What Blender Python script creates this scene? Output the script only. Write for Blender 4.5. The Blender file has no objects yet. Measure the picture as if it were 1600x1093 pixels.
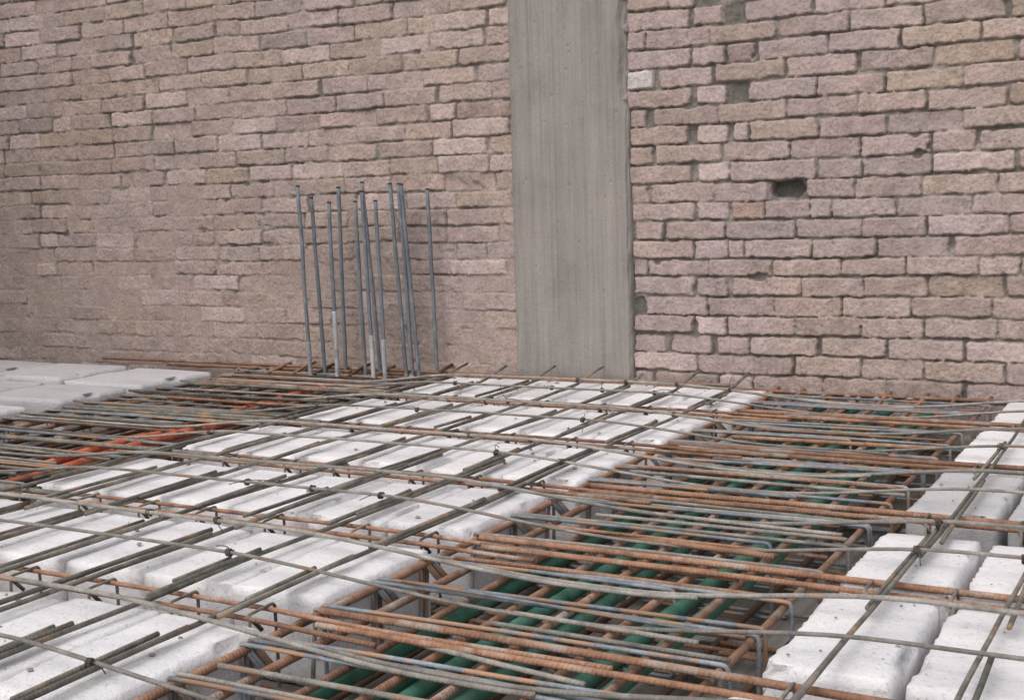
import bpy, math, random
import numpy as np
from mathutils import Vector, Matrix, noise as mnoise
random.seed(7); rng = np.random.default_rng(11)
SC = bpy.context.scene
COL = SC.collection
ORD = ['first','second','third','fourth','fifth','sixth','seventh','eighth','ninth','tenth','eleventh','twelfth','thirteenth','fourteenth']

# ------------------------------------------------------------------ helpers
def link(name, me, parent=None, mat=None):
    o = bpy.data.objects.new(name, me); COL.objects.link(o)
    if parent is not None: o.parent = parent
    if mat is not None and not me.materials: me.materials.append(mat)
    return o
def tag(o, label, cat, group=None, kind=None):
    o['label'] = label; o['category'] = cat
    if group: o['group'] = group
    if kind: o['kind'] = kind
    return o
def empty(name, loc):
    o = bpy.data.objects.new(name, None); COL.objects.link(o); o.location = loc; return o

class MB:
    """collects vertices, faces and per-corner uvs of one mesh"""
    def __init__(s): s.v=[]; s.f=[]; s.uv=[]
    def tube(s, pts, r, m=8, cap=True, rj=0.0):
        pts=[Vector(p) for p in pts]; n=len(pts); b=len(s.v); L=0.0; us=[]
        t0=(pts[1]-pts[0]).normalized()
        ref=Vector((0,0,1)) if abs(t0.z)<.9 else Vector((1,0,0))
        nrm=(ref-t0*ref.dot(t0)).normalized()
        for i,p in enumerate(pts):
            a=pts[max(i-1,0)]; c=pts[min(i+1,n-1)]
            t=(c-a).normalized()
            nrm=(nrm-t*nrm.dot(t)).normalized(); bn=t.cross(nrm)
            if i: L+=(p-pts[i-1]).length
            us.append(L)
            rr=r*(1+random.uniform(-rj,rj))
            for k in range(m):
                an=2*math.pi*k/m
                s.v.append(p+(nrm*math.cos(an)+bn*math.sin(an))*rr)
        for i in range(n-1):
            for k in range(m):
                k2=(k+1)%m
                s.f.append((b+i*m+k, b+i*m+k2, b+(i+1)*m+k2, b+(i+1)*m+k))
                s.uv+= [(us[i],k/m),(us[i],(k+1)/m),(us[i+1],(k+1)/m),(us[i+1],k/m)]
        if cap:
            s.f.append(tuple(b+k for k in range(m))[::-1]); s.uv+=[(0,0)]*m
            s.f.append(tuple(b+(n-1)*m+k for k in range(m))); s.uv+=[(L,0)]*m
    def box(s, x0,x1,y0,y1,z0,z1):
        b=len(s.v)
        s.v+=[Vector((x,y,z)) for z in (z0,z1) for y in (y0,y1) for x in (x0,x1)]
        for q in ((0,2,3,1),(4,5,7,6),(0,1,5,4),(2,6,7,3),(0,4,6,2),(1,3,7,5)):
            s.f.append(tuple(b+i for i in q)); s.uv+=[(0,0),(1,0),(1,1),(0,1)]
    def mesh(s, name, off=(0,0,0), smooth=True):
        off=Vector(off)
        me=bpy.data.meshes.new(name)
        me.from_pydata([tuple(v-off) for v in s.v],[],s.f)
        uv=me.uv_layers.new(name='UVMap')
        uv.data.foreach_set('uv', np.array(s.uv,dtype=np.float32).ravel())
        if smooth: me.polygons.foreach_set('use_smooth',[True]*len(me.polygons))
        me.update(); return me

def wob(p0, p1, step=.06, amp=.006, amp2=.0025, zf=None, yf=None, seed=None):
    """a slightly crooked bar axis between two points"""
    p0=Vector(p0); p1=Vector(p1); L=(p1-p0).length; n=max(2,int(L/step))
    sd=random.uniform(0,1000) if seed is None else seed
    d=(p1-p0).normalized(); side=Vector((-d.y,d.x,0))
    out=[]
    for i in range(n+1):
        t=i/n; p=p0+(p1-p0)*t
        a=mnoise.noise((t*L*.7,sd,0))*amp*2+mnoise.noise((t*L*2.6,sd,5))*amp2*2
        c=mnoise.noise((t*L*1.3,sd,9))*amp2*1.4
        p=p+side*a+Vector((0,0,c))
        if zf: p.z+=zf(p.x,p.y)
        if yf: p.y+=yf(p.x)
        out.append(p)
    return out
def arc_corner(path, r=.016, k=4):
    """round the corners of a polyline"""
    P=[Vector(p) for p in path]; out=[P[0]]
    for i in range(1,len(P)-1):
        a,b,c=P[i-1],P[i],P[i+1]
        u=(a-b); v=(c-b); rr=min(r,u.length*.45,v.length*.45)
        A=b+u.normalized()*rr; Cc=b+v.normalized()*rr
        for j in range(k+1):
            t=j/k; out.append(A*(1-t)**2+b*2*t*(1-t)+Cc*t*t)
    out.append(P[-1]); return out
def sstep(a,b,x):
    t=min(1,max(0,(x-a)/(b-a))); return t*t*(3-2*t)

# ------------------------------------------------------------------ materials
def nodes(name):
    m=bpy.data.materials.new(name); m.use_nodes=True
    nt=m.node_tree; nt.nodes.clear()
    out=nt.nodes.new('ShaderNodeOutputMaterial'); p=nt.nodes.new('ShaderNodeBsdfPrincipled')
    nt.links.new(p.outputs[0],out.inputs[0])
    return m,nt,p
def N(nt,t,**kw):
    n=nt.nodes.new(t)
    for k,v in kw.items(): setattr(n,k,v)
    return n
def noise_n(nt,vec,scale,detail=4,rough=.6):
    n=N(nt,'ShaderNodeTexNoise'); n.inputs['Scale'].default_value=scale; n.inputs['Detail'].default_value=detail
    n.inputs['Roughness'].default_value=rough; nt.links.new(vec,n.inputs['Vector']); return n.outputs['Fac']
def ramp(nt,fac,stops):
    r=N(nt,'ShaderNodeValToRGB'); e=r.color_ramp.elements
    while len(e)<len(stops): e.new(.5)
    for el,(p,c) in zip(e,stops):
        el.position=p; el.color=(*c,1) if len(c)==3 else c
    nt.links.new(fac,r.inputs[0]); return r.outputs[0]
def math_n(nt,op,a,b=None,c=None):
    n=N(nt,'ShaderNodeMath',operation=op)
    for i,x in enumerate((a,b,c)):
        if x is None: continue
        if isinstance(x,(int,float)): n.inputs[i].default_value=x
        else: nt.links.new(x,n.inputs[i])
    return n.outputs[0]
def mix(nt,fac,a,b,mode='MIX'):
    n=N(nt,'ShaderNodeMix',data_type='RGBA',blend_type=mode)
    for i,x in ((0,fac),(6,a),(7,b)):
        if isinstance(x,(int,float)): n.inputs[i].default_value=x
        elif isinstance(x,tuple): n.inputs[i].default_value=(*x,1)
        else: nt.links.new(x,n.inputs[i])
    return n.outputs[2]
def bump(nt,p,h,strength,dist):
    b=N(nt,'ShaderNodeBump'); b.inputs['Strength'].default_value=strength; b.inputs['Distance'].default_value=dist
    nt.links.new(h,b.inputs['Height']); nt.links.new(b.outputs[0],p.inputs['Normal']); return b
def objvec(nt): 
    tc=N(nt,'ShaderNodeTexCoord'); inf=N(nt,'ShaderNodeObjectInfo')
    v=N(nt,'ShaderNodeVectorMath',operation='ADD'); nt.links.new(tc.outputs['Object'],v.inputs[0])
    s=N(nt,'ShaderNodeVectorMath',operation='SCALE'); nt.links.new(inf.outputs['Random'],s.inputs['Scale']); s.inputs[0].default_value=(17,9,13)
    nt.links.new(s.outputs[0],v.inputs[1]); return v.outputs[0],inf.outputs['Random'],tc

def bar_mat(name, stops, patch=None, patch_lo=.55, patch_hi=.62, rough=.8, metal=.0, ribs=.6, tint=.25):
    m,nt,p=nodes(name); v,rnd,tc=objvec(nt)
    base=ramp(nt,noise_n(nt,v,14,5,.7),stops)
    f2=noise_n(nt,v,120,3,.6)
    base=mix(nt,.35,base,ramp(nt,f2,[(.3,(.25,.25,.25)),(.7,(1,1,1))]),'MULTIPLY')
    if patch:
        f=math_n(nt,'SMOOTH_MIN',noise_n(nt,v,7.5,4,.65),1,0.0)
        mr=N(nt,'ShaderNodeMapRange'); mr.inputs[1].default_value=patch_lo; mr.inputs[2].default_value=patch_hi
        nt.links.new(noise_n(nt,v,7.5,4,.65),mr.inputs[0])
        base=mix(nt,mr.outputs[0],base,patch)
    k=N(nt,'ShaderNodeMapRange'); k.inputs[3].default_value=1-tint; k.inputs[4].default_value=1+tint
    nt.links.new(rnd,k.inputs[0])
    hs=N(nt,'ShaderNodeHueSaturation'); nt.links.new(base,hs.inputs['Color']); nt.links.new(k.outputs[0],hs.inputs['Value'])
    nt.links.new(hs.outputs[0],p.inputs['Base Color'])
    p.inputs['Roughness'].default_value=rough; p.inputs['Metallic'].default_value=metal
    sep=N(nt,'ShaderNodeSeparateXYZ'); nt.links.new(tc.outputs['UV'],sep.inputs[0])
    w=math_n(nt,'SINE',math_n(nt,'ADD',math_n(nt,'MULTIPLY',sep.outputs[0],2*math.pi/.0095),math_n(nt,'MULTIPLY',sep.outputs[1],4*math.pi)))
    w=math_n(nt,'MAXIMUM',w,0.0)
    hgt=math_n(nt,'ADD',math_n(nt,'MULTIPLY',w,ribs),math_n(nt,'MULTIPLY',f2,.6))
    bump(nt,p,hgt,1.0,.0018)
    return m
M={}
M['rust']=bar_mat('rusty_rebar',[(.28,(.12,.066,.045)),(.45,(.27,.138,.083)),(.6,(.36,.195,.125)),(.75,(.40,.28,.22))],patch=(.36,.30,.26),patch_lo=.54,patch_hi=.68,ribs=.42)
M['rustdark']=bar_mat('old_rust',[(.3,(.06,.035,.026)),(.6,(.15,.07,.04)),(.8,(.2,.13,.09))])
M['grey']=bar_mat('grey_rebar',[(.3,(.085,.078,.066)),(.5,(.175,.16,.135)),(.72,(.31,.28,.235))],patch=(.33,.21,.13),patch_lo=.55,patch_hi=.68,tint=.35,ribs=.28)
M['pale']=bar_mat('cement_dusted_rebar',[(.3,(.15,.14,.125)),(.5,(.27,.25,.225)),(.72,(.42,.395,.36))],patch=(.30,.19,.13),patch_lo=.58,patch_hi=.66,ribs=.25)
M['blue']=bar_mat('blue_grey_steel',[(.3,(.085,.10,.125)),(.5,(.19,.215,.245)),(.72,(.36,.38,.41))],patch=(.31,.18,.11),patch_lo=.50,patch_hi=.57,ribs=.15,rough=.6)
M['post']=bar_mat('starter_steel',[(.3,(.12,.135,.155)),(.55,(.20,.22,.25)),(.75,(.31,.325,.35))],patch=(.25,.19,.15),patch_lo=.63,patch_hi=.7,tint=.12)
M['cement']=bar_mat('cement_coat',[(.33,(.24,.24,.255)),(.47,(.42,.42,.44)),(.7,(.52,.52,.54))],ribs=.3)
M['wire']=bar_mat('tie_wire',[(.3,(.05,.045,.04)),(.7,(.12,.10,.085))],ribs=0)

def plain(name, stops, sc, rough=.8, bsc=60, bd=.002, sc2=None, mul=None):
    m,nt,p=nodes(name); v,rnd,tc=objvec(nt)
    c=ramp(nt,noise_n(nt,v,sc,6,.65),stops)
    if mul: c=mix(nt,mul[0],c,ramp(nt,noise_n(nt,v,mul[1],5,.7),[(.35,mul[2]),(.65,(1,1,1))]),'MULTIPLY')
    nt.links.new(c,p.inputs['Base Color']); p.inputs['Roughness'].default_value=rough
    bump(nt,p,noise_n(nt,v,bsc,4,.65),.8,bd); return m
M['green']=plain('green_hose',[(.3,(.04,.14,.10)),(.55,(.065,.21,.15)),(.75,(.17,.28,.22))],9,.6,200,.0005,mul=(.7,22,(.5,.48,.42)))
M['orange']=plain('orange_hose',[(.3,(.38,.07,.03)),(.55,(.60,.14,.065)),(.8,(.55,.22,.14))],9,.6,200,.0005,mul=(.6,18,(.5,.45,.42)))

def block_mat():
    m,nt,p=nodes('white_block'); v,rnd,tc=objvec(nt)
    c=ramp(nt,noise_n(nt,v,5,5,.6),[(.3,(.63,.61,.63)),(.5,(.745,.72,.735)),(.7,(.80,.775,.775))])
    c=mix(nt,.5,c,ramp(nt,noise_n(nt,v,90,3,.7),[(.30,(.42,.41,.42)),(.44,(1,1,1))]),'MULTIPLY')
    # smudges of cement dust and grit
    mr=N(nt,'ShaderNodeMapRange'); mr.inputs[1].default_value=.60; mr.inputs[2].default_value=.74; mr.inputs[4].default_value=.5
    nt.links.new(noise_n(nt,v,9,6,.75),mr.inputs[0])
    c=mix(nt,mr.outputs[0],c,(.44,.41,.40))
    k=N(nt,'ShaderNodeMapRange'); k.inputs[3].default_value=.93; k.inputs[4].default_value=1.04; nt.links.new(rnd,k.inputs[0])
    hs=N(nt,'ShaderNodeHueSaturation'); nt.links.new(c,hs.inputs['Color']); nt.links.new(k.outputs[0],hs.inputs['Value'])
    nt.links.new(hs.outputs[0],p.inputs['Base Color']); p.inputs['Roughness'].default_value=.95
    h=math_n(nt,'ADD',math_n(nt,'MULTIPLY',noise_n(nt,v,160,3,.7),1.0),math_n(nt,'MULTIPLY',noise_n(nt,v,28,3,.6),1.6))
    bump(nt,p,h,.9,.003); return m
M['block']=block_mat()
M['greyblock']=M['block'].copy(); M['greyblock'].name='grey_block'
for n in M['greyblock'].node_tree.nodes:
    if n.type=='MAP_RANGE' and abs(n.inputs[3].default_value-.93)<1e-3: n.inputs[3].default_value=.64; n.inputs[4].default_value=.70


def wall_mat():
    m,nt,p=nodes('rough_brickwork'); tc=N(nt,'ShaderNodeTexCoord'); v=tc.outputs['Object']
    at=N(nt,'ShaderNodeAttribute',attribute_name='tint')
    c=mix(nt,.75,at.outputs['Color'],ramp(nt,noise_n(nt,v,75,4,.75),[(.30,(.40,.39,.38)),(.45,(.93,.93,.92)),(.70,(1.28,1.26,1.24))]),'MULTIPLY')
    c=mix(nt,.55,c,ramp(nt,noise_n(nt,v,7,5,.65),[(.3,(.80,.79,.76)),(.6,(1.06,1.03,1.02))]),'MULTIPLY')
    nt.links.new(c,p.inputs['Base Color']); p.inputs['Roughness'].default_value=.97
    h=math_n(nt,'ADD',noise_n(nt,v,95,4,.75),math_n(nt,'MULTIPLY',noise_n(nt,v,230,2,.6),.4))
    bump(nt,p,h,1.0,.006); return m
M['wall']=wall_mat()
def col_mat():
    m,nt,p=nodes('board_marked_concrete'); tc=N(nt,'ShaderNodeTexCoord'); v=tc.outputs['Object']
    mp=N(nt,'ShaderNodeMapping'); mp.inputs['Scale'].default_value=(13,1,.55); nt.links.new(v,mp.inputs[0])
    c=ramp(nt,noise_n(nt,mp.outputs[0],1.3,4,.6),[(.25,(.24,.217,.202)),(.5,(.285,.26,.243)),(.75,(.32,.293,.275))])
    c=mix(nt,.7,c,ramp(nt,noise_n(nt,v,3.2,5,.6),[(.3,(.70,.70,.69)),(.48,(.95,.95,.94)),(.68,(1.12,1.10,1.08))]),'MULTIPLY')
    m2=N(nt,'ShaderNodeMapping'); m2.inputs['Scale'].default_value=(70,1,1.6); nt.links.new(v,m2.inputs[0])
    c=mix(nt,.6,c,ramp(nt,noise_n(nt,m2.outputs[0],1.0,4,.7),[(.32,(.74,.74,.73)),(.55,(1.05,1.05,1.04))]),'MULTIPLY')
    c=mix(nt,.5,c,ramp(nt,noise_n(nt,v,130,3,.75),[(.3,(.62,.62,.62)),(.6,(1.08,1.08,1.08))]),'MULTIPLY')
    nt.links.new(c,p.inputs['Base Color']); p.inputs['Roughness'].default_value=.9
    h=math_n(nt,'ADD',noise_n(nt,mp.outputs[0],2.2,3,.6),math_n(nt,'MULTIPLY',noise_n(nt,v,120,3,.7),.4))
    bump(nt,p,h,.6,.004); return m
M['column']=col_mat()
M['wallplain']=plain('dull_plaster',[(.3,(.20,.18,.16)),(.6,(.27,.245,.22)),(.8,(.32,.29,.26))],3,.95,60,.004)
def floor_mat():
    m,nt,p=nodes('formwork_boards'); tc=N(nt,'ShaderNodeTexCoord'); v=tc.outputs['Object']
    mp=N(nt,'ShaderNodeMapping'); mp.inputs['Scale'].default_value=(10,.5,1); nt.links.new(v,mp.inputs[0])
    c=ramp(nt,noise_n(nt,mp.outputs[0],1.2,4,.6),[(.3,(.05,.045,.04)),(.5,(.12,.108,.096)),(.72,(.34,.315,.29))])
    c=mix(nt,.8,c,ramp(nt,noise_n(nt,v,6,5,.6),[(.35,(.55,.53,.5)),(.65,(1.15,1.13,1.12))]),'MULTIPLY')
    nt.links.new(c,p.inputs['Base Color']); p.inputs['Roughness'].default_value=.9
    bump(nt,p,noise_n(nt,mp.outputs[0],4,4,.6),.7,.004); return m
M['floor']=floor_mat()
M['shadefloor']=plain('boards_painted_shade',[(.3,(.035,.03,.024)),(.6,(.07,.058,.045)),(.8,(.10,.085,.068))],4,.9,30,.004)  # shade of the left trench put into the board colour
M['crumb']=plain('crumbs',[(.3,(.18,.16,.145)),(.6,(.32,.27,.24)),(.8,(.42,.38,.35))],30,.95,100,.001)
M['ground']=plain('bare_ground',[(.3,(.14,.12,.10)),(.6,(.22,.19,.16)),(.8,(.27,.24,.2))],.8,.95,20,.01)

# ------------------------------------------------------------------ wall
YW=5.2
def vnoise(x,z,scale,seed,octs=3,gain=.5):
    tot=np.zeros_like(x); amp=1.0; s=0
    for o in range(octs):
        r=np.random.default_rng(seed+o*101); T=r.random((257,257)).astype(np.float32)*2-1
        fx=x/scale*(2**o)+31.7*o+500; fz=z/scale*(2**o)+17.3*o+500
        ix=np.floor(fx).astype(int); iz=np.floor(fz).astype(int); tx=fx-ix; tz=fz-iz
        tx=tx*tx*(3-2*tx); tz=tz*tz*(3-2*tz); ix%=256; iz%=256
        v=(T[ix,iz]*(1-tx)+T[ix+1,iz]*tx)*(1-tz)+(T[ix,iz+1]*(1-tx)+T[ix+1,iz+1]*tx)*tz
        tot+=v*amp; s+=amp; amp*=gain
    return tot/s
ZJ=[-.115,-.03,.047,.131,.215,.299,.382,.465,.539,.619,.699,.778]+[.778+.0815*i for i in range(1,24)]
RROWS=[[(-2.23,-2.147,''),(-2.137,-1.849,''),(-1.839,-1.698,'p'),(-1.687,-1.401,''),(-1.394,-1.145,'')],[(-2.23,-1.945,'p'),(-1.935,-1.524,''),(-1.508,-1.25,''),(-1.241,-1.0,'')],[(-2.227,-2.088,''),(-2.061,-1.88,'c'),(-1.851,-1.709,''),(-1.701,-1.421,''),(-1.397,-1.145,'')],[(-2.231,-1.955,''),(-1.945,-1.81,'p'),(-1.797,-1.516,''),(-1.511,-1.251,''),(-1.244,-1.001,'')],[(-2.229,-2.186,'h'),(-2.173,-1.896,''),(-1.884,-1.6,''),(-1.594,-1.322,''),(-1.314,-1.052,'')],[(-2.228,-1.952,''),(-1.938,-1.803,''),(-1.776,-1.488,''),(-1.481,-1.233,''),(-1.226,-0.985,'')],[(-2.228,-2.168,''),(-2.16,-1.888,''),(-1.882,-1.606,''),(-1.599,-1.322,''),(-1.314,-1.07,'')],[(-2.23,-1.95,''),(-1.94,-1.801,'p'),(-1.794,-1.731,''),(-1.722,-1.44,''),(-1.431,-1.181,'')],[(-2.218,-2.09,'c'),(-2.071,-1.807,''),(-1.801,-1.513,'s'),(-1.5,-1.242,''),(-1.235,-0.995,'')],[(-2.23,-1.948,''),(-1.928,-1.797,'p'),(-1.776,-1.64,'r'),(-1.634,-1.451,'s'),(-1.445,-1.366,''),(-1.359,-1.105,'')],[(-2.23,-2.148,''),(-2.138,-1.859,''),(-1.853,-1.621,''),(-1.619,-1.469,'H'),(-1.457,-1.269,''),(-1.26,-1.013,'')],[(-2.233,-1.959,''),(-1.927,-1.794,'p'),(-1.786,-1.428,''),(-1.41,-1.241,''),(-1.234,-0.971,'')],[(-2.232,-2.132,''),(-2.113,-1.829,''),(-1.814,-1.539,''),(-1.529,-1.248,''),(-1.238,-0.978,'')],[(-2.234,-1.976,''),(-1.929,-1.797,'p'),(-1.769,-1.71,''),(-1.699,-1.421,'t'),(-1.41,-1.146,'')],[(-2.232,-2.167,'p'),(-2.124,-1.839,''),(-1.831,-1.552,'t'),(-1.543,-1.261,''),(-1.252,-0.999,'')],[(-2.243,-1.96,''),(-1.933,-1.806,'p'),(-1.788,-1.709,'h'),(-1.704,-1.424,''),(-1.417,-1.153,'')],[(-2.241,-2.128,'w'),(-2.095,-1.86,''),(-1.841,-1.559,'t'),(-1.542,-1.263,''),(-1.242,-0.968,'')],[(-2.24,-1.958,''),(-1.944,-1.804,''),(-1.79,-1.678,'c'),(-1.661,-1.381,''),(-1.368,-1.093,'')],[(-2.238,-2.161,''),(-2.157,-1.869,''),(-1.866,-1.589,'t'),(-1.57,-1.294,''),(-1.285,-1.008,'')],[(-2.245,-1.965,''),(-1.938,-1.807,''),(-1.804,-1.713,'h'),(-1.711,-1.434,''),(-1.429,-1.154,'')],[(-2.243,-2.058,''),(-2.05,-1.937,''),(-1.91,-1.818,'h'),(-1.713,-1.434,''),(-1.429,-1.161,'')]]
def run_bricks(x, xend, big=.293):
    out=[]
    while x<xend:
        L=random.gauss(big,.014)-.012
        if random.random()<.06: L*=.5
        fl=random.choices(['','p','t','h','c'],[60,10,16,0,9])[0]
        if fl=='h': L=.06
        if fl=='w': L=.135
        out.append((x,x+L,fl)); x+=L+random.choice([.008,.010,.013,.016,.024])
    return out
def build_wall(name, x0, x1, z0, z1, rows, smear, seed, res=.0048, deep=.020):
    nx=int((x1-x0)/res)+1; nz=int((z1-z0)/res)+1
    X,Z=np.meshgrid(np.linspace(x0,x1,nx),np.linspace(z0,z1,nz))
    xw=X+vnoise(X,Z,.05,seed,3)*.0065+vnoise(X,Z,.3,seed+1,2)*.006
    zw=Z+vnoise(X,Z,.05,seed+2,3)*.0055+vnoise(X,Z,.45,seed+3,2)*.008
    mort=-deep+vnoise(X,Z,.06,seed+4,4)*deep*.62
    h=mort.copy(); mask=np.zeros_like(X); tint=np.zeros(X.shape+(3,)); tint[:]=(.19,.172,.156)
    pm=np.clip((mort+deep*1.02)/(deep*.35),0,1)[...,None]; tint=tint*(1-pm)+np.array((.36,.325,.29))*pm
    shape=vnoise(X,Z,.022,seed+9,3); chips=np.clip(vnoise(X,Z,.085,seed+10,3)-.36,0,1)*np.clip(vnoise(X,Z,.5,seed+12,2)*2.2+.3,0,1)
    for ri,row in enumerate(rows):
        zb,zt=ZJ[ri],ZJ[ri+1]
        sel=(zw>=zb-.002)&(zw<zt+.002)
        for (a,b,fl) in row:
            if a>x1+.1 or b<x0-.1: continue
            ja=.001+random.random()*.003; jb=.006+random.random()*.005
            dz=random.uniform(-.003,.003)
            r=np.where(sel&(xw>a-.01)&(xw<b+.01))
            if not len(r[0]): continue
            px=xw[r]; pz=zw[r]
            cx,cz=(a+b)/2,(zb+jb+zt-ja)/2+dz; hx,hz=(b-a)/2,(zt-ja-zb-jb)/2
            rad=random.uniform(.003,.010) if fl!='H' else .034
            qx=np.abs(px-cx)-hx+rad; qz=np.abs(pz-cz)-hz+rad
            d=np.hypot(np.maximum(qx,0),np.maximum(qz,0))+np.minimum(np.maximum(qx,qz),0)-rad
            d=d+shape[r]*.005+((vnoise(px,pz,.05,seed+8,3)*.03+np.abs(px-cx)*.12) if fl in ('h','H') else 0)
            top=random.gauss(0,.0032); tx=random.gauss(0,.012); tz_=random.gauss(0,.03)
            if fl=='h': top=-.024
            if fl=='H': top=-.085
            if fl=='c': top-=.008; tx*=4; tz_*=3
            if fl=='w': top+=.003
            d=d+chips[r]*.05
            k=np.clip((.0045-d)/.0062,0,1); k=k*k*(3-2*k)
            face=top+(px-cx)*tx+(pz-cz)*tz_+vnoise(X[r]+ri*3,Z[r],.035,seed+20,3)*.0034+vnoise(X[r],Z[r],.011,seed+23,2)*.0026
            base=mort[r] if fl not in 'hH' or fl=='' else np.minimum(mort[r],-.004)
            hv=base*(1-k)+face*k
            h[r]=hv if fl in ('h','H') else np.maximum(h[r],hv)
            mask[r]=np.maximum(mask[r],k)
            q=random.random()
            c=np.array((.43,.333,.305))*(1-q)+np.array((.41,.33,.312))*q
            if fl=='p': c=np.array((.50,.40,.382))
            if fl=='t': c=np.array((.425,.337,.292))
            if fl=='w': c=np.array((.55,.50,.48))
            if fl=='r': c=np.array((.37,.265,.22))
            if fl in ('h','H'): c=np.array((.15,.14,.125))
            c=c*random.uniform(.90,1.10)
            if random.random()<.10: c=c*np.array((.90,.90,.90))
            bl=vnoise(X[r],Z[r],.045,seed+31,3)
            cc=c[None,:]*(1+.22*bl[:,None])*(1+np.array((.01,.0,-.05))*np.clip(vnoise(X[r],Z[r],.35,seed+33,3)*1.8,-1,1)[:,None])
            tint[r]=tint[r]*(1-k[:,None])+cc*k[:,None]
    # mortar smeared over joints
    s=smear(X,Z)+vnoise(X,Z,.16,seed+40,4)*.9+vnoise(X,Z,.04,seed+41,2)*.25
    w=np.clip(s/.30,0,1)
    sm=-.0025+vnoise(X,Z,.05,seed+42,4)*.0065
    keep=(h>-.03)
    hh=np.where(keep,np.maximum(h,h*(1-w)+np.maximum(sm,h)*w),h)
    cover=np.clip((hh-h)/.006,0,1)[...,None]*.85
    tint=tint*(1-cover)+np.array((.40,.32,.29))*cover
    ww=(w*.25)[...,None]; tint=tint*(1-ww)+np.array((.405,.325,.295))*ww
    h=hh+vnoise(X,Z,.6,seed+50,3)*.006
    # close the sheet into a solid: a ring at the back and a back face
    Y=YW-h
    Xp=np.pad(X,1,mode='edge'); Zp=np.pad(Z,1,mode='edge'); Yp=np.pad(Y,1,constant_values=YW+.14)
    T=np.pad(tint,((1,1),(1,1),(0,0)),mode='edge')
    nz2,nx2=Xp.shape
    co=np.stack([Xp,Yp,Zp],-1).reshape(-1,3)
    org=np.array(((x0+x1)/2,YW,0)); co=co-org
    idx=np.arange(nz2*nx2).reshape(nz2,nx2)
    q=np.stack([idx[:-1,:-1],idx[:-1,1:],idx[1:,1:],idx[1:,:-1]],-1).reshape(-1,4)
    q=np.concatenate([q,np.array([[idx[0,0],idx[-1,0],idx[-1,-1],idx[0,-1]]])])
    me=bpy.data.meshes.new(name); nv=len(co); nf=len(q)
    me.vertices.add(nv); me.vertices.foreach_set('co',co.astype(np.float32).ravel())
    me.loops.add(nf*4); me.loops.foreach_set('vertex_index',q.astype(np.int32).ravel())
    me.polygons.add(nf); me.polygons.foreach_set('loop_start',np.arange(0,nf*4,4,dtype=np.int32))
    me.polygons.foreach_set('loop_total',np.full(nf,4,dtype=np.int32))
    at=me.attributes.new('tint','FLOAT_COLOR','POINT')
    at.data.foreach_set('color',np.concatenate([T.reshape(-1,3),np.ones((nv,1))],1).astype(np.float32).ravel())
    me.update(calc_edges=True); me.validate()
    me.polygons.foreach_set('use_smooth',[True]*(nf-1)+[False])
    o=link(name,me,None,M['wall']); o.location=org; return o
random.seed(21)
rows=[run_bricks(-2.24,.9)]
for k in range(33):
    base=list(RROWS[k]) if k<len(RROWS) else run_bricks(-2.23+(.0 if k%2 else -.0),-1.2) if k%2 else [(-2.23,-2.1,'')]+run_bricks(-2.09,-1.2)
    rows.append(base+run_bricks(base[-1][1]+.012,.9))
o=build_wall('brick_wall',-2.238,.75,-.21,2.45,rows,lambda X,Z:-.72+0*X+.5*np.exp(-((X+1.55)/.22)**2-((Z-.72)/.07)**2)+.35*np.exp(-((X+1.9)/.3)**2-((Z-.9)/.1)**2),301)
tag(o,'pinkish tan rough brick wall with deep dark joints right of the grey concrete column','brick wall','rough brick wall panels')
rows=[]
for k in range(34):
    off=(0 if k%2 else .148)+random.uniform(-.03,.03)
    rows.append(run_bricks(-7.9+off,-2.8))
def smL(X,Z):
    return -.14+.6*np.clip((.95-Z)/.9,0,1)+.25*np.clip((-3.6-X)/1.2,0,1)*np.clip((2.2-Z)/1.2,0,1)+.5*np.clip((X+2.95)/.12,0,1)*np.clip((1.15-Z)/.6,0,1)
o=build_wall('brick_wall',-7.7,-2.806,-.21,2.45,rows,smL,77,deep=.013)
tag(o,'brick wall left of the grey concrete column, its lower joints smeared with mortar','brick wall','rough brick wall panels')

b=MB(); b.box(-6.95,-6.7,-1.2,5.14,-.21,3.4)  # unseen wall, added to shade the left end of the brick wall
o=link('added_shade_wall',b.mesh('added_shade_wall',smooth=False),None,M['wallplain']); tag(o,'added unseen wall at the left, shading the end of the brick wall',"wall",kind='structure')
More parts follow.
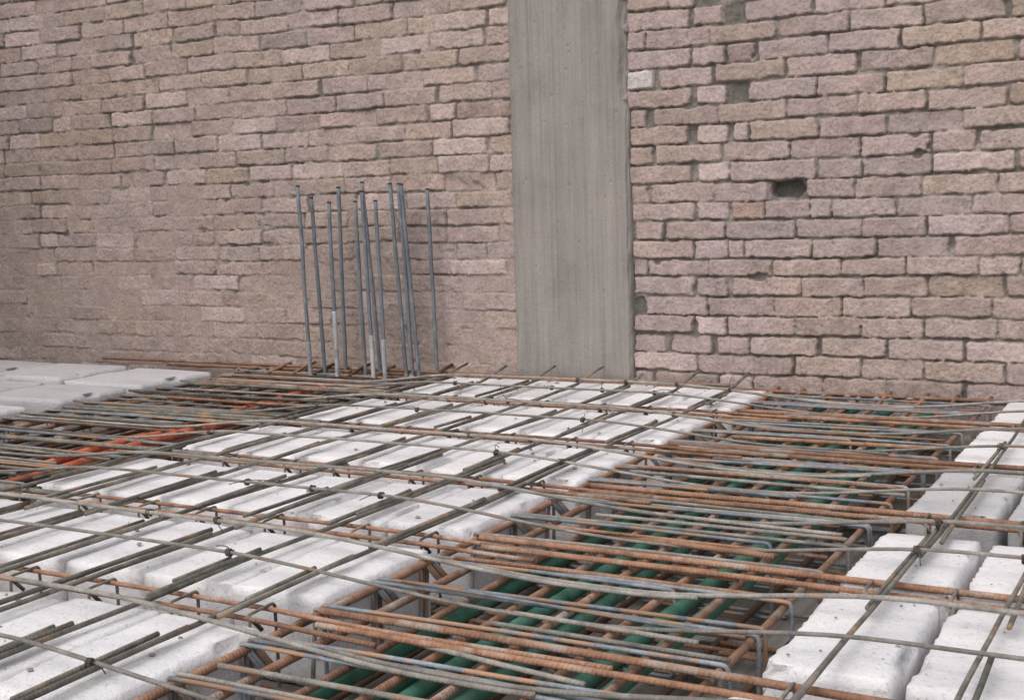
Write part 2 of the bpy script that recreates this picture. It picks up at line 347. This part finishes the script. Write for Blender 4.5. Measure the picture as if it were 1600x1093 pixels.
# ------------------------------------------------------------------ column
def build_column():
    x0,x1,z0,z1=-2.812,-2.236,-.2,2.5; nx,nz=192,420
    X,Z=np.meshgrid(np.linspace(x0,x1,nx),np.linspace(z0,z1,nz))
    r=np.random.default_rng(5)
    h=vnoise(X,Z*0.04,.03,900,3)*.0035+vnoise(X,Z,.25,901,3)*.005
    # board joints left by the shuttering
    for xb in np.cumsum([.105,.12,.09,.13])+x0: h-=(.0012+.0028*np.clip(vnoise(X*0+xb,Z,.4,930,2)+.4,0,1))*np.exp(-((X-xb-.004*np.sin(Z*2))/.0035)**2)
    # ragged edge at the right, near the top
    edge=np.clip((x1-X-.008*np.clip(vnoise(X*0,Z,.06,915,3)+.3,0,1))/.008,0,1)*np.clip((X-x0-.008*np.clip(vnoise(X*0,Z,.06,916,3)+.3,0,1))/.008,0,1)
    chip=np.clip((X-(x1-.035-.02*vnoise(X*0,Z,.12,903,3)))/.02,0,1)*np.clip((Z-1.15)/.1,0,1)*(vnoise(X,Z,.1,902,3)>-.25)
    h=h-.012*(1-edge)-.02*chip
    rr=np.random.default_rng(4)
    for q in range(50):
        hx,hz,hr=rr.uniform(x0+.02,x1-.02),rr.uniform(0,2.3),rr.uniform(.002,.006)
        h-=.006*np.exp(-((X-hx)**2+(Z-hz)**2)/hr**2)
    gl=np.exp(-((X-x0-.01)/.02)**2)*np.clip(vnoise(X,Z,.12,911,3)+.1,0,1)+np.exp(-((X-x1+.01)/.018)**2)*np.clip(vnoise(X,Z,.1,912,3)-.1,0,1)
    h+=gl*.012
    Y=5.178-h
    Xp=np.pad(X,1,mode='edge'); Zp=np.pad(Z,1,mode='edge'); Yp=np.pad(Y,1,constant_values=5.45)
    me=bpy.data.meshes.new('concrete_column'); nz2,nx2=Xp.shape
    idx=np.arange(nz2*nx2).reshape(nz2,nx2)
    q=np.stack([idx[:-1,:-1],idx[:-1,1:],idx[1:,1:],idx[1:,:-1]],-1).reshape(-1,4).tolist()
    q.append([int(idx[0,0]),int(idx[-1,0]),int(idx[-1,-1]),int(idx[0,-1])])
    org=np.array((-2.52,5.2,0)); co=np.stack([Xp,Yp,Zp],-1).reshape(-1,3)-org
    me.from_pydata(co.tolist(),[],q); me.polygons.foreach_set('use_smooth',[True]*(len(q)-1)+[False]); me.update()
    o=link('concrete_column',me,None,M['column']); o.location=org
    tag(o,'grey concrete column with vertical board marks between the two brick walls','column')
build_column()

# ------------------------------------------------------------------ floor
FZ=-.2
b=MB(); b.box(-7.7,1.2,-1.0,5.44,FZ-.04,FZ); o=link('floor',b.mesh('floor',smooth=False),None,M['floor'])
tag(o,'grey brown formwork boards seen between the bars at the bottom of the trenches','floor',kind='structure')
b=MB(); b.box(-4.36,-3.11,-.9,5.2,FZ-.03,FZ+.004); o=link('floor',b.mesh('floor',smooth=False),None,M['shadefloor'])
tag(o,'boards at the bottom of the left trench, its shade put into their colour','floor',kind='structure')
b=MB(); b.v=[Vector(p) for p in ((-150,-150,-3),(150,-150,-3),(150,150,-3),(-150,150,-3))]; b.f=[(0,1,2,3)]; b.uv=[(0,0)]*4
o=link('ground',b.mesh('ground',smooth=False),None,M['ground']); tag(o,'bare ground below the slab','ground',kind='structure')

# ------------------------------------------------------------------ white blocks
def block_mesh(seed):
    """unit block 1 x 1 x 1 in a .25 x .48 x .2 frame, origin at the bottom centre"""
    W,Lh,H=.25,.48,.2
    def axis(n): return np.linspace(-.5,.5,n)
    nx,ny,nz=17,31,11; pos={}; verts=[]; faces=[]
    def vid(i,j,k):
        key=(i,j,k)
        if key not in pos:
            pos[key]=len(verts)
            p=Vector(((i/(nx-1)-.5)*W,(j/(ny-1)-.5)*Lh,k/(nz-1)*H))
            verts.append(p)
        return pos[key]
    for i in range(nx-1):
        for j in range(ny-1):
            faces.append((vid(i,j,nz-1),vid(i+1,j,nz-1),vid(i+1,j+1,nz-1),vid(i,j+1,nz-1)))
            faces.append((vid(i,j,0),vid(i,j+1,0),vid(i+1,j+1,0),vid(i+1,j,0)))
    for i in range(nx-1):
        for k in range(nz-1):
            faces.append((vid(i,0,k),vid(i+1,0,k),vid(i+1,0,k+1),vid(i,0,k+1)))
            faces.append((vid(i,ny-1,k),vid(i,ny-1,k+1),vid(i+1,ny-1,k+1),vid(i+1,ny-1,k)))
    for j in range(ny-1):
        for k in range(nz-1):
            faces.append((vid(0,j,k),vid(0,j,k+1),vid(0,j+1,k+1),vid(0,j+1,k)))
            faces.append((vid(nx-1,j,k),vid(nx-1,j+1,k),vid(nx-1,j+1,k+1),vid(nx-1,j,k+1)))
    out=[]; R=.007
    for p in verts:
        c=Vector((max(-W/2+R,min(W/2-R,p.x)),max(-Lh/2+R,min(Lh/2-R,p.y)),max(R,min(H-R,p.z))))
        d=p-c
        q=c+d.normalized()*R if d.length>1e-6 else p.copy()
        s=Vector((seed*7.3,seed*3.1,0))
        n1=mnoise.noise(q*14+s); n2=mnoise.noise(q*42+s); n3=mnoise.noise(q*5+s)
        corner=min(1,d.length/(R*1.2)) if d.length>R*1.02 else 0
        sc=.5+.5*math.sin(q.y*2*math.pi/.043+2.5*mnoise.noise(q*11+s))
        ero=corner*(max(0,mnoise.noise(q*30+s*2))*.007+.0035*max(0,n1)+(.0035*sc if abs(p.x)>W*.45 else 0))
        big=corner*max(0,mnoise.noise(q*11+s*3)-.22)*.085
        cen=Vector((0,0,H/2)); dirn=(q-cen).normalized()
        q=q-dirn*(ero+big)+Vector((n1,n2,n3))*.0016+Vector((0,0,n3*.003+n1*.001))*(1 if p.z>H*.9 else 0)
        out.append(q)
    me=bpy.data.meshes.new('block'); me.from_pydata([tuple(v) for v in out],[],faces)
    me.polygons.foreach_set('use_smooth',[True]*len(faces)); me.update(); me.materials.append(M['block']); return me
BM=[block_mesh(k+1) for k in range(9)]
M['leftblock']=M['greyblock'].copy(); M['leftblock'].name='dimmed_left_block'  # darker block copy, lower light at the far left put into its colour
for n in M['leftblock'].node_tree.nodes:
    if n.type=='MAP_RANGE' and abs(n.inputs[3].default_value-.64)<1e-3: n.inputs[3].default_value=.66; n.inputs[4].default_value=.80
LM=BM[4].copy(); LM.materials.clear(); LM.materials.append(M['leftblock'])
GM=BM[2].copy(); GM.materials.clear(); GM.materials.append(M['greyblock'])
def block(x0,x1,y0,y1,label,group,rot=True):
    global BI
    o=link('white_block',BM[random.randrange(9)])
    o.location=((x0+x1)/2,(y0+y1)/2,FZ+random.uniform(-.003,.003))
    o.scale=((x1-x0)/.25,(y1-y0)/.48,1)
    if random.random()<.5: o.rotation_euler.z=math.pi
    o.rotation_euler.z+=random.uniform(-.008,.008)
    tag(o,label,'block',group); return o
random.seed(5)
ROWS_C=[(1.42,1.87),(2.065,2.48),(2.655,3.085),(3.275,3.735),(3.925,4.435),(4.625,5.12)]
ROWS_R=[(1.42,1.925),(2.075,2.53),(2.60,3.035),(3.27,3.785),(3.93,4.485),(4.64,5.135)]
XC=-1.592; PW=.2535
for j,(y0,y1) in enumerate(ROWS_C):
    for k in range(6):
        x1=XC-k*PW; jit=random.uniform(-.006,.006)
        block(x1-PW+.0015,x1-.0005,y0+jit,y1+jit,
          f'white block, {ORD[5-j]} row from the wall, {ORD[k]} leftwards from the green-pipe trench','blocks of the middle panel')
XR=-.668
COLR=[(-.668,-.445),(-.425,-.19),(-.18,.05)]
for j,(y0,y1) in enumerate(ROWS_R):
    for k,(x0,x1) in enumerate(COLR):
        if k==2 and j>1: continue
        jit=random.uniform(-.006,.006)
        bo=block(x0,x1,y0+jit,y1+jit,
          f'{"dusty grey" if j==3 else "white"} block right of green-pipe trench, {ORD[5-j]} row from the wall, {["at its edge","second from its edge","outermost"][k]}','blocks of the right panel')
        if j==3: bo.data=GM  # this row takes the darker grey block material
for j,(y0,y1) in enumerate([(3.36,3.83),(3.985,4.40),(4.47,4.98)]):
    for k in range(4 if j else 2):
        x1=-4.45-k*.565-random.uniform(0,.012)
        bo=block(x1-.525,x1-.004,y0+random.uniform(-.02,.008),y1+random.uniform(-.025,.005),f'bare wide block beyond the left trench, {["nearest","middle","rearmost"][j]} row, {ORD[k]} from the trench','blocks at the far left'); bo.data=LM; bo.location.z+=random.uniform(-.012,.008)

# ------------------------------------------------------------------ ribs and trenches
RIB=[1.345,1.975,2.59,3.20,3.845,4.54]
BEAM=(-1.56,-.70)                       # wide trench with the green hoses
def dip(x):                              # 1 over a trench, 0 over the blocks
    a=sstep(-1.95,-1.15,x)*(1-sstep(-1.05,-.45,x))
    c=1-sstep(-3.5,-2.9,x)
    return max(a,c)
random.seed(31)
for i,y in enumerate(RIB):
    root=empty('rib_cage',(-2.4,y-.03,FZ))
    tag(root,f'thin rusty rib cage between rows of white blocks, {ORD[5-i]} from the wall','rebar cage','rib cages between the block rows')
    off=root.location
    for q,(dy,z) in enumerate(((0.0,.003),(-.062,.001),(0.0,-.165),(-.062,-.165))):
        x0=-3.2-random.random()*.08; x1=[-.8,-1.22,-.8,-.8][q]-random.random()*.12
        b=MB(); b.tube(wob((x0,y+dy,z),(x1,y+dy-.012,z),amp=.004,yf=lambda x:-.025*sstep(-1.7,-1.3,x)),.0056)
        link('bar',b.mesh('bar',off),root,M['rust'])
    for k in range(7):
        x=-1.645-k*.2275+random.uniform(-.03,.03); 
        for s in (0,):
            yy0,yy1=y-.074,y+.012; t=random.uniform(-.012,.012)
            P=arc_corner([(x+.01,yy0+.03,-.03),(x,yy0,.008),(x,yy1,.010),(x+t,yy1,-.175),(x+t,yy0,-.175),(x+.007,yy0,.008),(x+.012,yy0+.03,-.028)],.012)
            b=MB(); b.tube(P,.0036,6); link('stirrup',b.mesh('stirrup',off),root,M['grey'])
for i,y in enumerate(RIB[1:]+[]):
    root=empty('rib_cage',(-.4,y-.03,FZ))
    tag(root,f'thick rusty ribbed bars crossing the green-pipe trench, {ORD[4-i]} set from the wall','rebar cage','rib bars across the green-pipe trench')
    off=root.location
    for q,(dy,z,r) in enumerate(((.004,.007,.0076),(-.058,.006,.0064),(0,-.165,.006),(-.06,-.165,.006))):
        x0=[-1.50,-1.47,-.9,-.9][q]-random.random()*.04
        b=MB(); b.tube(wob((x0,y+dy+(.0 if q else .008),z),(.75,y+dy-.012,z),amp=.004),r,10)
        link('bar',b.mesh('bar',off),root,M['rust'])
    for k in range(3):
        x=-.60+k*.2+random.uniform(-.03,.03); yy0,yy1=y-.074,y+.012
        P=arc_corner([(x+.01,yy0+.03,-.03),(x,yy0,.010),(x,yy1,.012),(x,yy1,-.175),(x,yy0,-.175),(x+.007,yy0,.010)],.012)
        b=MB(); b.tube(P,.0036,6); link('stirrup',b.mesh('stirrup',off),root,M['grey'])

STY=[1.42,1.63,1.82,2.045,2.25,2.45,2.665,2.885,3.10,3.345,3.55,3.77,3.98,4.2,4.42,4.65,4.86,5.05]
def endup(y):                            # bar ends kick up where they meet the wall
    return .05*sstep(4.85,5.19,y)**1.5
def beam_cage(name,label,xs,xl,xr,group,dark=False,zt=-.018):
    root=empty(name,((xl+xr)/2,3.2,FZ)); tag(root,label,'rebar cage',group); off=root.location
    for x in xs:
        b=MB(); e=random.uniform(.2,1.4)*(1 if dark else .35)
        b.tube(wob((x,.75,zt),(x+random.uniform(-.01,.01),5.185,zt),amp=.005,zf=lambda xx,yy:e*endup(yy)),random.uniform(.0078,.0092),9)
        link('long_bar',b.mesh('long_bar',off),root,M['rustdark'] if dark and random.random()<.75 else M['rust'])
    for k in range(6):
        x=xl+.06+(xr-xl-.12)*k/5
        b=MB(); b.tube(wob((x,.75,-.172),(x,5.18,-.172),amp=.005),.008,8); link('bottom_bar',b.mesh('bottom_bar',off),root,M['rustdark'])
    for y in STY:
        for s in range(2):
            yy=y+(.0 if s==0 else -.024)+random.uniform(-.004,.004)
            a,c=xl-.011,xr+.011
            if s==1:
                u=random.random()
                if u<.22: c=xr-random.uniform(.12,.32)
                elif u<.42: a=xl+random.uniform(.2,.42)
            sk=random.uniform(-.018,.018); zb=-.186
            P=arc_corner([(a+.05,yy+.012,zt-.045),(a,yy,zt+.013),((a+c)/2,yy+sk*.5,zt+.0135+random.uniform(-.002,.003)),(c,yy+sk,zt+.013),(c,yy+sk+random.uniform(-.02,.02),zb),(a,yy+random.uniform(-.02,.02),zb),(a,yy+.010,zt+.013),(a+.05,yy+.016,zt-.04)],.013,4)
            b=MB(); b.tube(P,.0047,7); link('stirrup',b.mesh('stirrup',off),root,M['blue'] if random.random()<(.35 if dark else .7) else M['pale'] if not dark else M['grey'])
    return root
random.seed(77)
beam_cage('beam_cage','wide rusty beam cage with blue grey stirrups in the trench with the green pipes',[-1.575,-1.462,-1.34,-1.227,-1.11,-.98,-.87,-.735],-1.575,-.728,'beam cages in the trenches')
beam_cage('beam_cage','wide dark rusty beam cage left of the middle white blocks with orange hoses in it',[-3.17,-3.25,-3.49,-3.63,-3.70,-3.84,-3.98,-4.12,-4.28],-4.29,-3.165,'beam cages in the trenches',True)

# rusty edge bars along the foot of the wall
for k,(y,z,x0,x1) in enumerate([(5.135,.012,-5.4,-1.75),(5.11,.0,-4.9,.7)]):
    b=MB(); b.tube(wob((x0,y,z),(x1,y+.01,z),amp=.006),.0075,8)
    o=link('edge_bar',b.mesh('edge_bar'),None,M['rust']); tag(o,['rusty bar along the wall foot, passing left of and under the column','lower rusty bar along the wall foot, reaching the right-hand blocks'][k],'steel bar','edge bars along the wall foot')

# ------------------------------------------------------------------ hoses
random.seed(3)
for k,(x,r,y1) in enumerate([(-1.36,.0195,5.12),(-1.255,.0165,5.0),(-1.2,.0165,5.1),(-1.115,.0195,5.12),(-.955,.0185,5.1),(-.895,.0165,4.9)]):
    b=MB(); b.tube(wob((x,.75,-.018-.009-r),(x+random.uniform(-.02,.02),y1,-.02-.0095-r),amp=.012,amp2=.002,step=.08),r,12)
    o=link('green_hose',b.mesh('green_hose'),None,M['green'])
    tag(o,f'dark green pipe under rusty trench bars, {ORD[k]} from the middle white blocks','pipe','green pipes in the trench')
for k,(x,r) in enumerate([(-3.33,.019),(-3.40,.016),(-3.59,.014)]):
    y0,y1=[(2.7,3.75),(2.95,4.1),(3.9,4.9)][k]
    b=MB(); b.tube(wob((x,y0,-.024),(x+random.uniform(-.03,.03),y1,-.026),amp=.03,amp2=.006,step=.08,zf=lambda xx,yy:.012*math.sin(yy*4+k)),r,12)
    o=link('orange_hose',b.mesh('orange_hose'),None,M['orange'])
    tag(o,['orange red hose at the left edge of the middle white blocks','orange red hose second from the edge of the middle white blocks','dull red hose deepest in the dark left trench'][k],'hose','orange hoses in the left trench')

# ------------------------------------------------------------------ mesh bars laid on the blocks
ZA,ZB=.028,.045
random.seed(101)
XA=[-1.68,-1.905,-2.13,-2.355,-2.585,-2.815,-3.045]
def mesh_bar(name,pts,r,mat,label,group):
    b=MB(); b.tube(pts,r,8); o=link(name,b.mesh(name),None,mat); tag(o,label,'steel bar',group); return o
for k,x in enumerate(XA):
    ys=2.9+random.uniform(-.4,.6)
    for s in range(2):
        y0,y1=((.8,ys+.35) if s==0 else (ys-.2,5.10+random.uniform(-.05,.07)))
        dx=(.005 if s==0 else -.006)
        mesh_bar('mesh_bar',wob((x+dx,y0,ZA),(x+dx*.4+random.uniform(-.008,.008),y1,ZA),amp=.011,amp2=.004,zf=lambda xx,yy:.05*sstep(4.8,5.2,yy)-.008),.0058,M['grey'],
          f'long grey bar towards the wall, {ORD[k]} left of the green-pipe trench, {"near" if s==0 else "far"} length','long bars towards the wall')
    for j,y in enumerate(RIB):
        y0=y-random.uniform(.06,.28); y1=y+random.uniform(.24,.42)
        dx=random.choice((-1,1))*.011; sp=random.uniform(-.022,.022)
        mesh_bar('lap_bar',wob((x+dx+sp,y0,ZA-.003+random.uniform(-.004,.0)),(x+dx*.9,y1,ZA+random.uniform(-.003,.005)),amp=.003),.0062,M['grey'],
          f'short bar, {ORD[k]} line left of the green-pipe trench, over {ORD[5-j]} rib from wall','short lap bars over the middle blocks')
        if random.random()<.72:
            mesh_bar('lap_bar',wob((x-dx*1.0-sp,y0+.1,ZA-.002),(x-dx*1.3,y1-random.uniform(0,.16),ZA),amp=.003),.0055,M['grey'],
              f'extra thinner short bar, {ORD[k]} line left of green-pipe trench, {ORD[5-j]} rib from wall','short lap bars over the middle blocks')
for k,x in enumerate((-.535,-.32,-.09)):
    for s in range(2):
        y0,y1=((.8,3.0) if s==0 else (2.75,5.05))
        mesh_bar('mesh_bar',wob((x+.006*(s*2-1),y0,ZA),(x-.006*(s*2-1),y1,ZA),amp=.008),.005,M['grey'],
          f'long grey bar over the right-hand blocks, {["nearest the trench","second from the trench","outermost"][k]}, {"near" if s==0 else "far"} length','long bars over the right blocks')
    for j,y in enumerate(RIB[1:]):
        y0=y-random.uniform(.1,.3); y1=y+random.uniform(.2,.4); dx=random.choice((-1,1))*.012
        mesh_bar('lap_bar',wob((x+dx*1.6,y0,ZA-.004),(x+dx*.8,y1,ZA),amp=.004),.0054,M['grey'],
          f'short bar on right-hand blocks, {["trench-side","second","outermost"][k]} line, over {ORD[4-j]} rib from the wall','short lap bars over the right blocks')
YB=[1.525,1.793,2.143,2.36,2.74,2.985,3.36,3.585,3.975,4.26,4.63,4.87]
mesh_b=[]
random.seed(55)
for k,y in enumerate(YB):
    rib=k%2==1
    x0=-4.33-random.uniform(-.06,.06); x1=.7
    cut=None
    segs=[(x0,x1)]
    if rib: segs=[(x0,random.uniform(-1.0,-.82)),(random.uniform(-1.5,-1.3),x1)]
    for s,(a,c) in enumerate(segs):
        pts=wob((a,y+(0 if s==0 else .018),ZB),(c,y+(0 if s==0 else .006),ZB),amp=.009,amp2=.003,zf=lambda xx,yy:-.052*dip(xx)+.004)
        o=mesh_bar('cross_bar',pts,.0052 if rib else .0043,M['pale'],
          f'pale grey bar parallel to the wall, {ORD[11-k]} from it'+('' if not rib else [', length over the middle blocks',', length over the right-hand blocks'][s]),'cross bars parallel to the wall')
        mesh_b.append((o,y,s))
LY=[2.14,1.9,2.75,2.98,3.43,3.69,4.09,4.355,4.71,4.615,3.61,4.155,2.79]
random.seed(404)
EX=[]
for k in range(20):
    yy=1.5+k*.18+random.uniform(-.04,.04); a=random.choice((-1.53,-1.5,-1.36,-1.2)); c=random.choice((-.72,-.74,-.86,-.95,-.73)); EX.append((yy,a,c))
for k,(yy,a,c) in enumerate(EX):
    mt=random.choice(('pale','blue','pale','rust','blue')); sk=random.uniform(-.03,.03)
    b=MB(); b.tube(wob((a,yy,random.uniform(-.004,.008)),(c,yy+sk,random.uniform(-.004,.006)),amp=.006,amp2=.003),random.uniform(.0038,.0056),8)
    o=link('tie_bar',b.mesh('tie_bar'),None,M[mt])
    tag(o,f'thin {dict(pale="pale grey",rust="rusty",blue="blue grey")[mt]} loose bar lying over the rusty long bars of the green-pipe trench','steel bar',f'thin {dict(pale="pale grey",rust="rusty",blue="blue grey")[mt]} bars in the green-pipe trench')
for k in range(16):
    yy=2.75+k*.145+random.uniform(-.04,.04); a=random.uniform(-4.3,-4.1); c=random.uniform(-3.5,-3.15); mt=random.choice(('grey','pale','rustdark','grey','rustdark'))
    b=MB(); b.tube(wob((a,yy,random.uniform(-.004,.008)),(c,yy+random.uniform(-.03,.03),random.uniform(-.004,.006)),amp=.006,amp2=.003),random.uniform(.0042,.0062),8)
    o=link('tie_bar',b.mesh('tie_bar'),None,M[mt])
    nm=dict(pale='pale grey',rustdark='dark rusty',grey='olive grey')[mt]
    tag(o,f'thin {nm} loose bar lying over the dark left trench beside the orange hoses','steel bar',f'thin {nm} bars in the dark left trench')
# crumbs of mortar
b=MB()
def crumb(x,y,z,r):
    n=len(b.v); P=[]
    for i in range(6):
        v=Vector(((1,0,0),(-1,0,0),(0,1,0),(0,-1,0),(0,0,1),(0,0,-1))[i])*r*random.uniform(.6,1.2); v.z*=.7; P.append(Vector((x,y,z+r*.5))+v)
    b.v+=P
    for f in ((0,2,4),(2,1,4),(1,3,4),(3,0,4),(2,0,5),(1,2,5),(3,1,5),(0,3,5)): b.f.append(tuple(n+i for i in f)); b.uv+=[(0,0)]*3
for k in range(110):
    j=random.randrange(6); y0,y1=ROWS_C[j]; crumb(random.uniform(-3.1,-1.62),random.uniform(y0+.03,y1-.03),.0,random.choice((.003,.003,.004,.006,.009)))
for k in range(40):
    j=random.randrange(4); y0,y1=ROWS_R[j]; crumb(random.uniform(-.65,-.2),random.uniform(y0+.03,y1-.03),.0,random.choice((.003,.004,.006)))
for k in range(160): crumb(random.uniform(-4.4,-.66),5.16-random.random()**2*.12,-.012,random.choice((.006,.009,.013,.018)))
for k in range(120): crumb(random.uniform(-1.5,-.72),random.uniform(1.5,5.0),FZ,random.choice((.006,.01,.016)))
o=link('mortar_crumbs',b.mesh('mortar_crumbs',smooth=False),None,M['crumb']); tag(o,'crumbs of mortar and brick scattered on the white blocks and along the wall foot','debris',kind='stuff')
for k,y in enumerate(RIB[1:]):
    b=MB(); b.tube(wob((-4.2,y-.03,.006),(-2.86+random.uniform(-.05,.05),y-.045,.012),amp=.004),.0085,9)
    o=link('loose_bar',b.mesh('loose_bar'),None,M['grey'])
    tag(o,f'thick dark bar end on the left blocks edge, {ORD[4-k]} rib from the wall','steel bar','thick bars out of the left trench')
# single loose straight lengths lying in the trenches
for k,(xa,ya,xb,yb,mt) in enumerate([(-1.19,2.15,-.80,2.13,'pale'),(-1.32,1.93,-.9,1.86,'pale'),(-1.45,2.78,-.84,2.72,'rust'),(-1.36,3.0,-.75,2.96,'pale'),(-1.5,3.45,-.7,3.42,'pale'),(-1.45,3.68,-.7,3.70,'blue'),(-1.4,4.08,-.72,4.1,'rust'),(-1.5,4.35,-.75,4.36,'blue'),(-4.2,4.72,-3.2,4.70,'rust'),(-4.25,4.63,-3.15,4.60,'rust'),(-4.2,3.62,-3.3,3.6,'grey'),(-4.0,4.16,-3.2,4.15,'rust'),(-4.2,2.78,-3.2,2.80,'grey')]):
    b=MB(); b.tube(wob((xa,ya,.0),(xb,yb,.002),amp=.004),.0052 if mt!='rust' else .007,8)
    o=link('loose_bar',b.mesh('loose_bar'),None,M[mt])
    tag(o,f'{dict(pale="pale grey",rust="rusty",blue="blue grey",grey="dark grey")[mt]} bar across the {"green-pipe" if xa>-2 else "dark left"} trench, {ORD[[x[1] for x in sorted((q,i) for i,q in enumerate(LY[:8] if xa>-2 else LY[8:]))].index(k if xa>-2 else k-8)]} from near end','steel bar','loose bars in the trenches')

# tie wire knots and tails, children of the bar they are tied to
random.seed(8)
for (o,y,s) in mesh_b:
    xs=[x for x in XA if s==0]+([-.535,-.32] if (s==1 or o['label'].find('length')<0) else [])
    for x in xs:
        if random.random()>.42: continue
        b=MB(); c=Vector((x,y,ZB-.006-.052*dip(x))); P=[]
        kd=random.choice((-1,1)); c.z=ZB+.004-.052*dip(x); R_=.0072
        for i in range(31):
            a=i/30*2*math.pi*3.1; P.append(c+Vector(((i-15)*.00042*kd+random.uniform(-.0012,.0012),math.cos(a)*R_*random.uniform(.95,1.25),math.sin(a)*R_*random.uniform(.95,1.25)-.0015)))
        b.tube(P,.0021,5)
        for t in range(random.choice((1,1,2))):
            d=Vector((random.uniform(-1,1),random.uniform(-1,1),random.uniform(.0,1.0))).normalized(); L=random.choice((.015,.02,.03,.05,.08))
            cu=Vector((random.uniform(-1,1),random.uniform(-1,1),random.uniform(-1.2,.2)))*.05
            T=[c+Vector((0,0,.004))+d*L*u+cu*u*u for u in np.linspace(0,1,7)]
            T=[Vector((p.x,p.y,max(p.z,.006))) for p in T]
            b.tube(T,.0013,5)
        link('tie_wire',b.mesh('tie_wire',o.location),o,M['wire'])

# ------------------------------------------------------------------ starter bars standing against the wall
POST=[((-3.904,.907),(-3.880,.0),4.98,.2),((-3.827,.85),(-3.790,.0),5.05,0),((-3.722,.823),(-3.716,-.0),4.92,.36),((-3.662,.894),(-3.667,.0),5.12,0),((-3.569,.825),(-3.551,.0),5.08,0),((-3.524,.913),(-3.462,.0),5.08,0),((-3.530,.871),(-3.505,.0),5.0,.24),((-3.452,.825),(-3.437,.0),5.0,.2),((-3.369,.902),(-3.317,.0),5.1,0),((-3.319,.90),(-3.281,.0),5.1,0),((-3.307,.897),(-3.246,.0),5.08,0),((-3.164,.87),(-3.146,.0),5.14,0)]
pl=['leftmost bluish starter bar with a pale cement coated foot','plain bluish starter bar second from the left','short starter bar with the longest pale cement coat','tall plain starter bar fourth from the left','short plain starter bar just left of the two crossing ones','tallest starter bar in the middle, leaning to the right','pale footed starter bar just behind the tallest leaning one','short starter bar right of the middle with a pale cement foot','plain leaning starter bar left of the converging pair','left bar of the pair that stands touching at the top','right bar of the pair that stands touching at the top','lone starter bar standing apart at the right, nearest the concrete column']
random.seed(14)
for (t,bt,y,cem),lb in zip(POST,pl):
    # pixel rays were taken on the plane y=5.02: slide along them to the bar's own depth
    k=y/5.02; H=.8
    T=Vector((t[0]*k,y,H+(t[1]-H)*k)); B=Vector((bt[0]*k,y,H+(-.0-H)*k)); d=(T-B)/(T.z-B.z)
    B=B+d*(-.19-B.z)
    root=empty('starter_bar',B); tag(root,lb+', before the brick wall','steel bar','starter bars standing at the wall')
    b=MB(); n=22; sd=random.uniform(0,99)
    P=[B+(T-B)*(i/n)+Vector((mnoise.noise((i*.22,sd,0))*.003,mnoise.noise((i*.22,sd,4))*.003,0)) for i in range(n+1)]
    b.tube(P,.0092,10); link('shaft',b.mesh('shaft',B),root,M['post'])
    b=MB(); b.tube([P[-1],P[-1]+(P[-1]-P[-2]).normalized()*.008],.0099,10); link('cut_end',b.mesh('cut_end',B),root,M['rustdark'])
    if cem:
        b=MB(); top=cem; Q=[p for p in P if p.z<top]
        if len(Q)>2: b.tube(Q[:-1]+[Q[-2]+(Q[-1]-Q[-2])*u for u in (.3,.6,.85)]+[Q[-1]],.0108,11,rj=.07); link('cement_coat',b.mesh('cement_coat',B),root,M['cement'])

# ------------------------------------------------------------------ light, sky, camera
SUN_EL,SUN_AZ=math.radians(50),math.radians(198)     # azimuth clockwise from +Y
w=bpy.data.worlds.new('World'); SC.world=w; w.use_nodes=True; nt=w.node_tree
bg=nt.nodes['Background']; sky=nt.nodes.new('ShaderNodeTexSky'); sky.sky_type='NISHITA'; sky.sun_disc=False
sky.sun_elevation=SUN_EL; sky.sun_rotation=SUN_AZ; sky.dust_density=4; sky.air_density=1.0; sky.ozone_density=1
hs=nt.nodes.new('ShaderNodeHueSaturation'); hs.inputs['Saturation'].default_value=.35
nt.links.new(sky.outputs[0],hs.inputs['Color']); nt.links.new(hs.outputs[0],bg.inputs['Color']); bg.inputs['Strength'].default_value=.15
L=bpy.data.lights.new('sun','SUN'); L.energy=1.3; L.angle=math.radians(150); L.color=(1,.96,.9)
so=bpy.data.objects.new('sun',L); COL.objects.link(so)
dirv=Vector((math.sin(SUN_AZ)*math.cos(SUN_EL),math.cos(SUN_AZ)*math.cos(SUN_EL),math.sin(SUN_EL)))
so.rotation_euler=(-dirv).to_track_quat('-Z','Y').to_euler(); so.location=dirv*20

cam=bpy.data.cameras.new('camera'); co=bpy.data.objects.new('camera',cam); COL.objects.link(co)
Rm=np.array([[.8783919,.02884449,-.47706988],[.4770625,-.11341077,.87152129],[-.02896627,-.99312939,-.11337972]])
r,u,bk=Rm@np.array([1,0,0]),Rm@np.array([0,-1,0]),Rm@np.array([0,0,-1])
mw=Matrix.Identity(4)
for i in range(3): mw[i][0],mw[i][1],mw[i][2]=r[i],u[i],bk[i]
mw.translation=(0,0,.8); co.matrix_world=mw
cam.sensor_width=36; cam.lens=2009.53/1600*36; cam.clip_end=500; cam.clip_start=.05
SC.camera=co
SC.view_settings.view_transform='Standard'; SC.view_settings.look='None'; SC.view_settings.exposure=.14; SC.view_settings.gamma=1
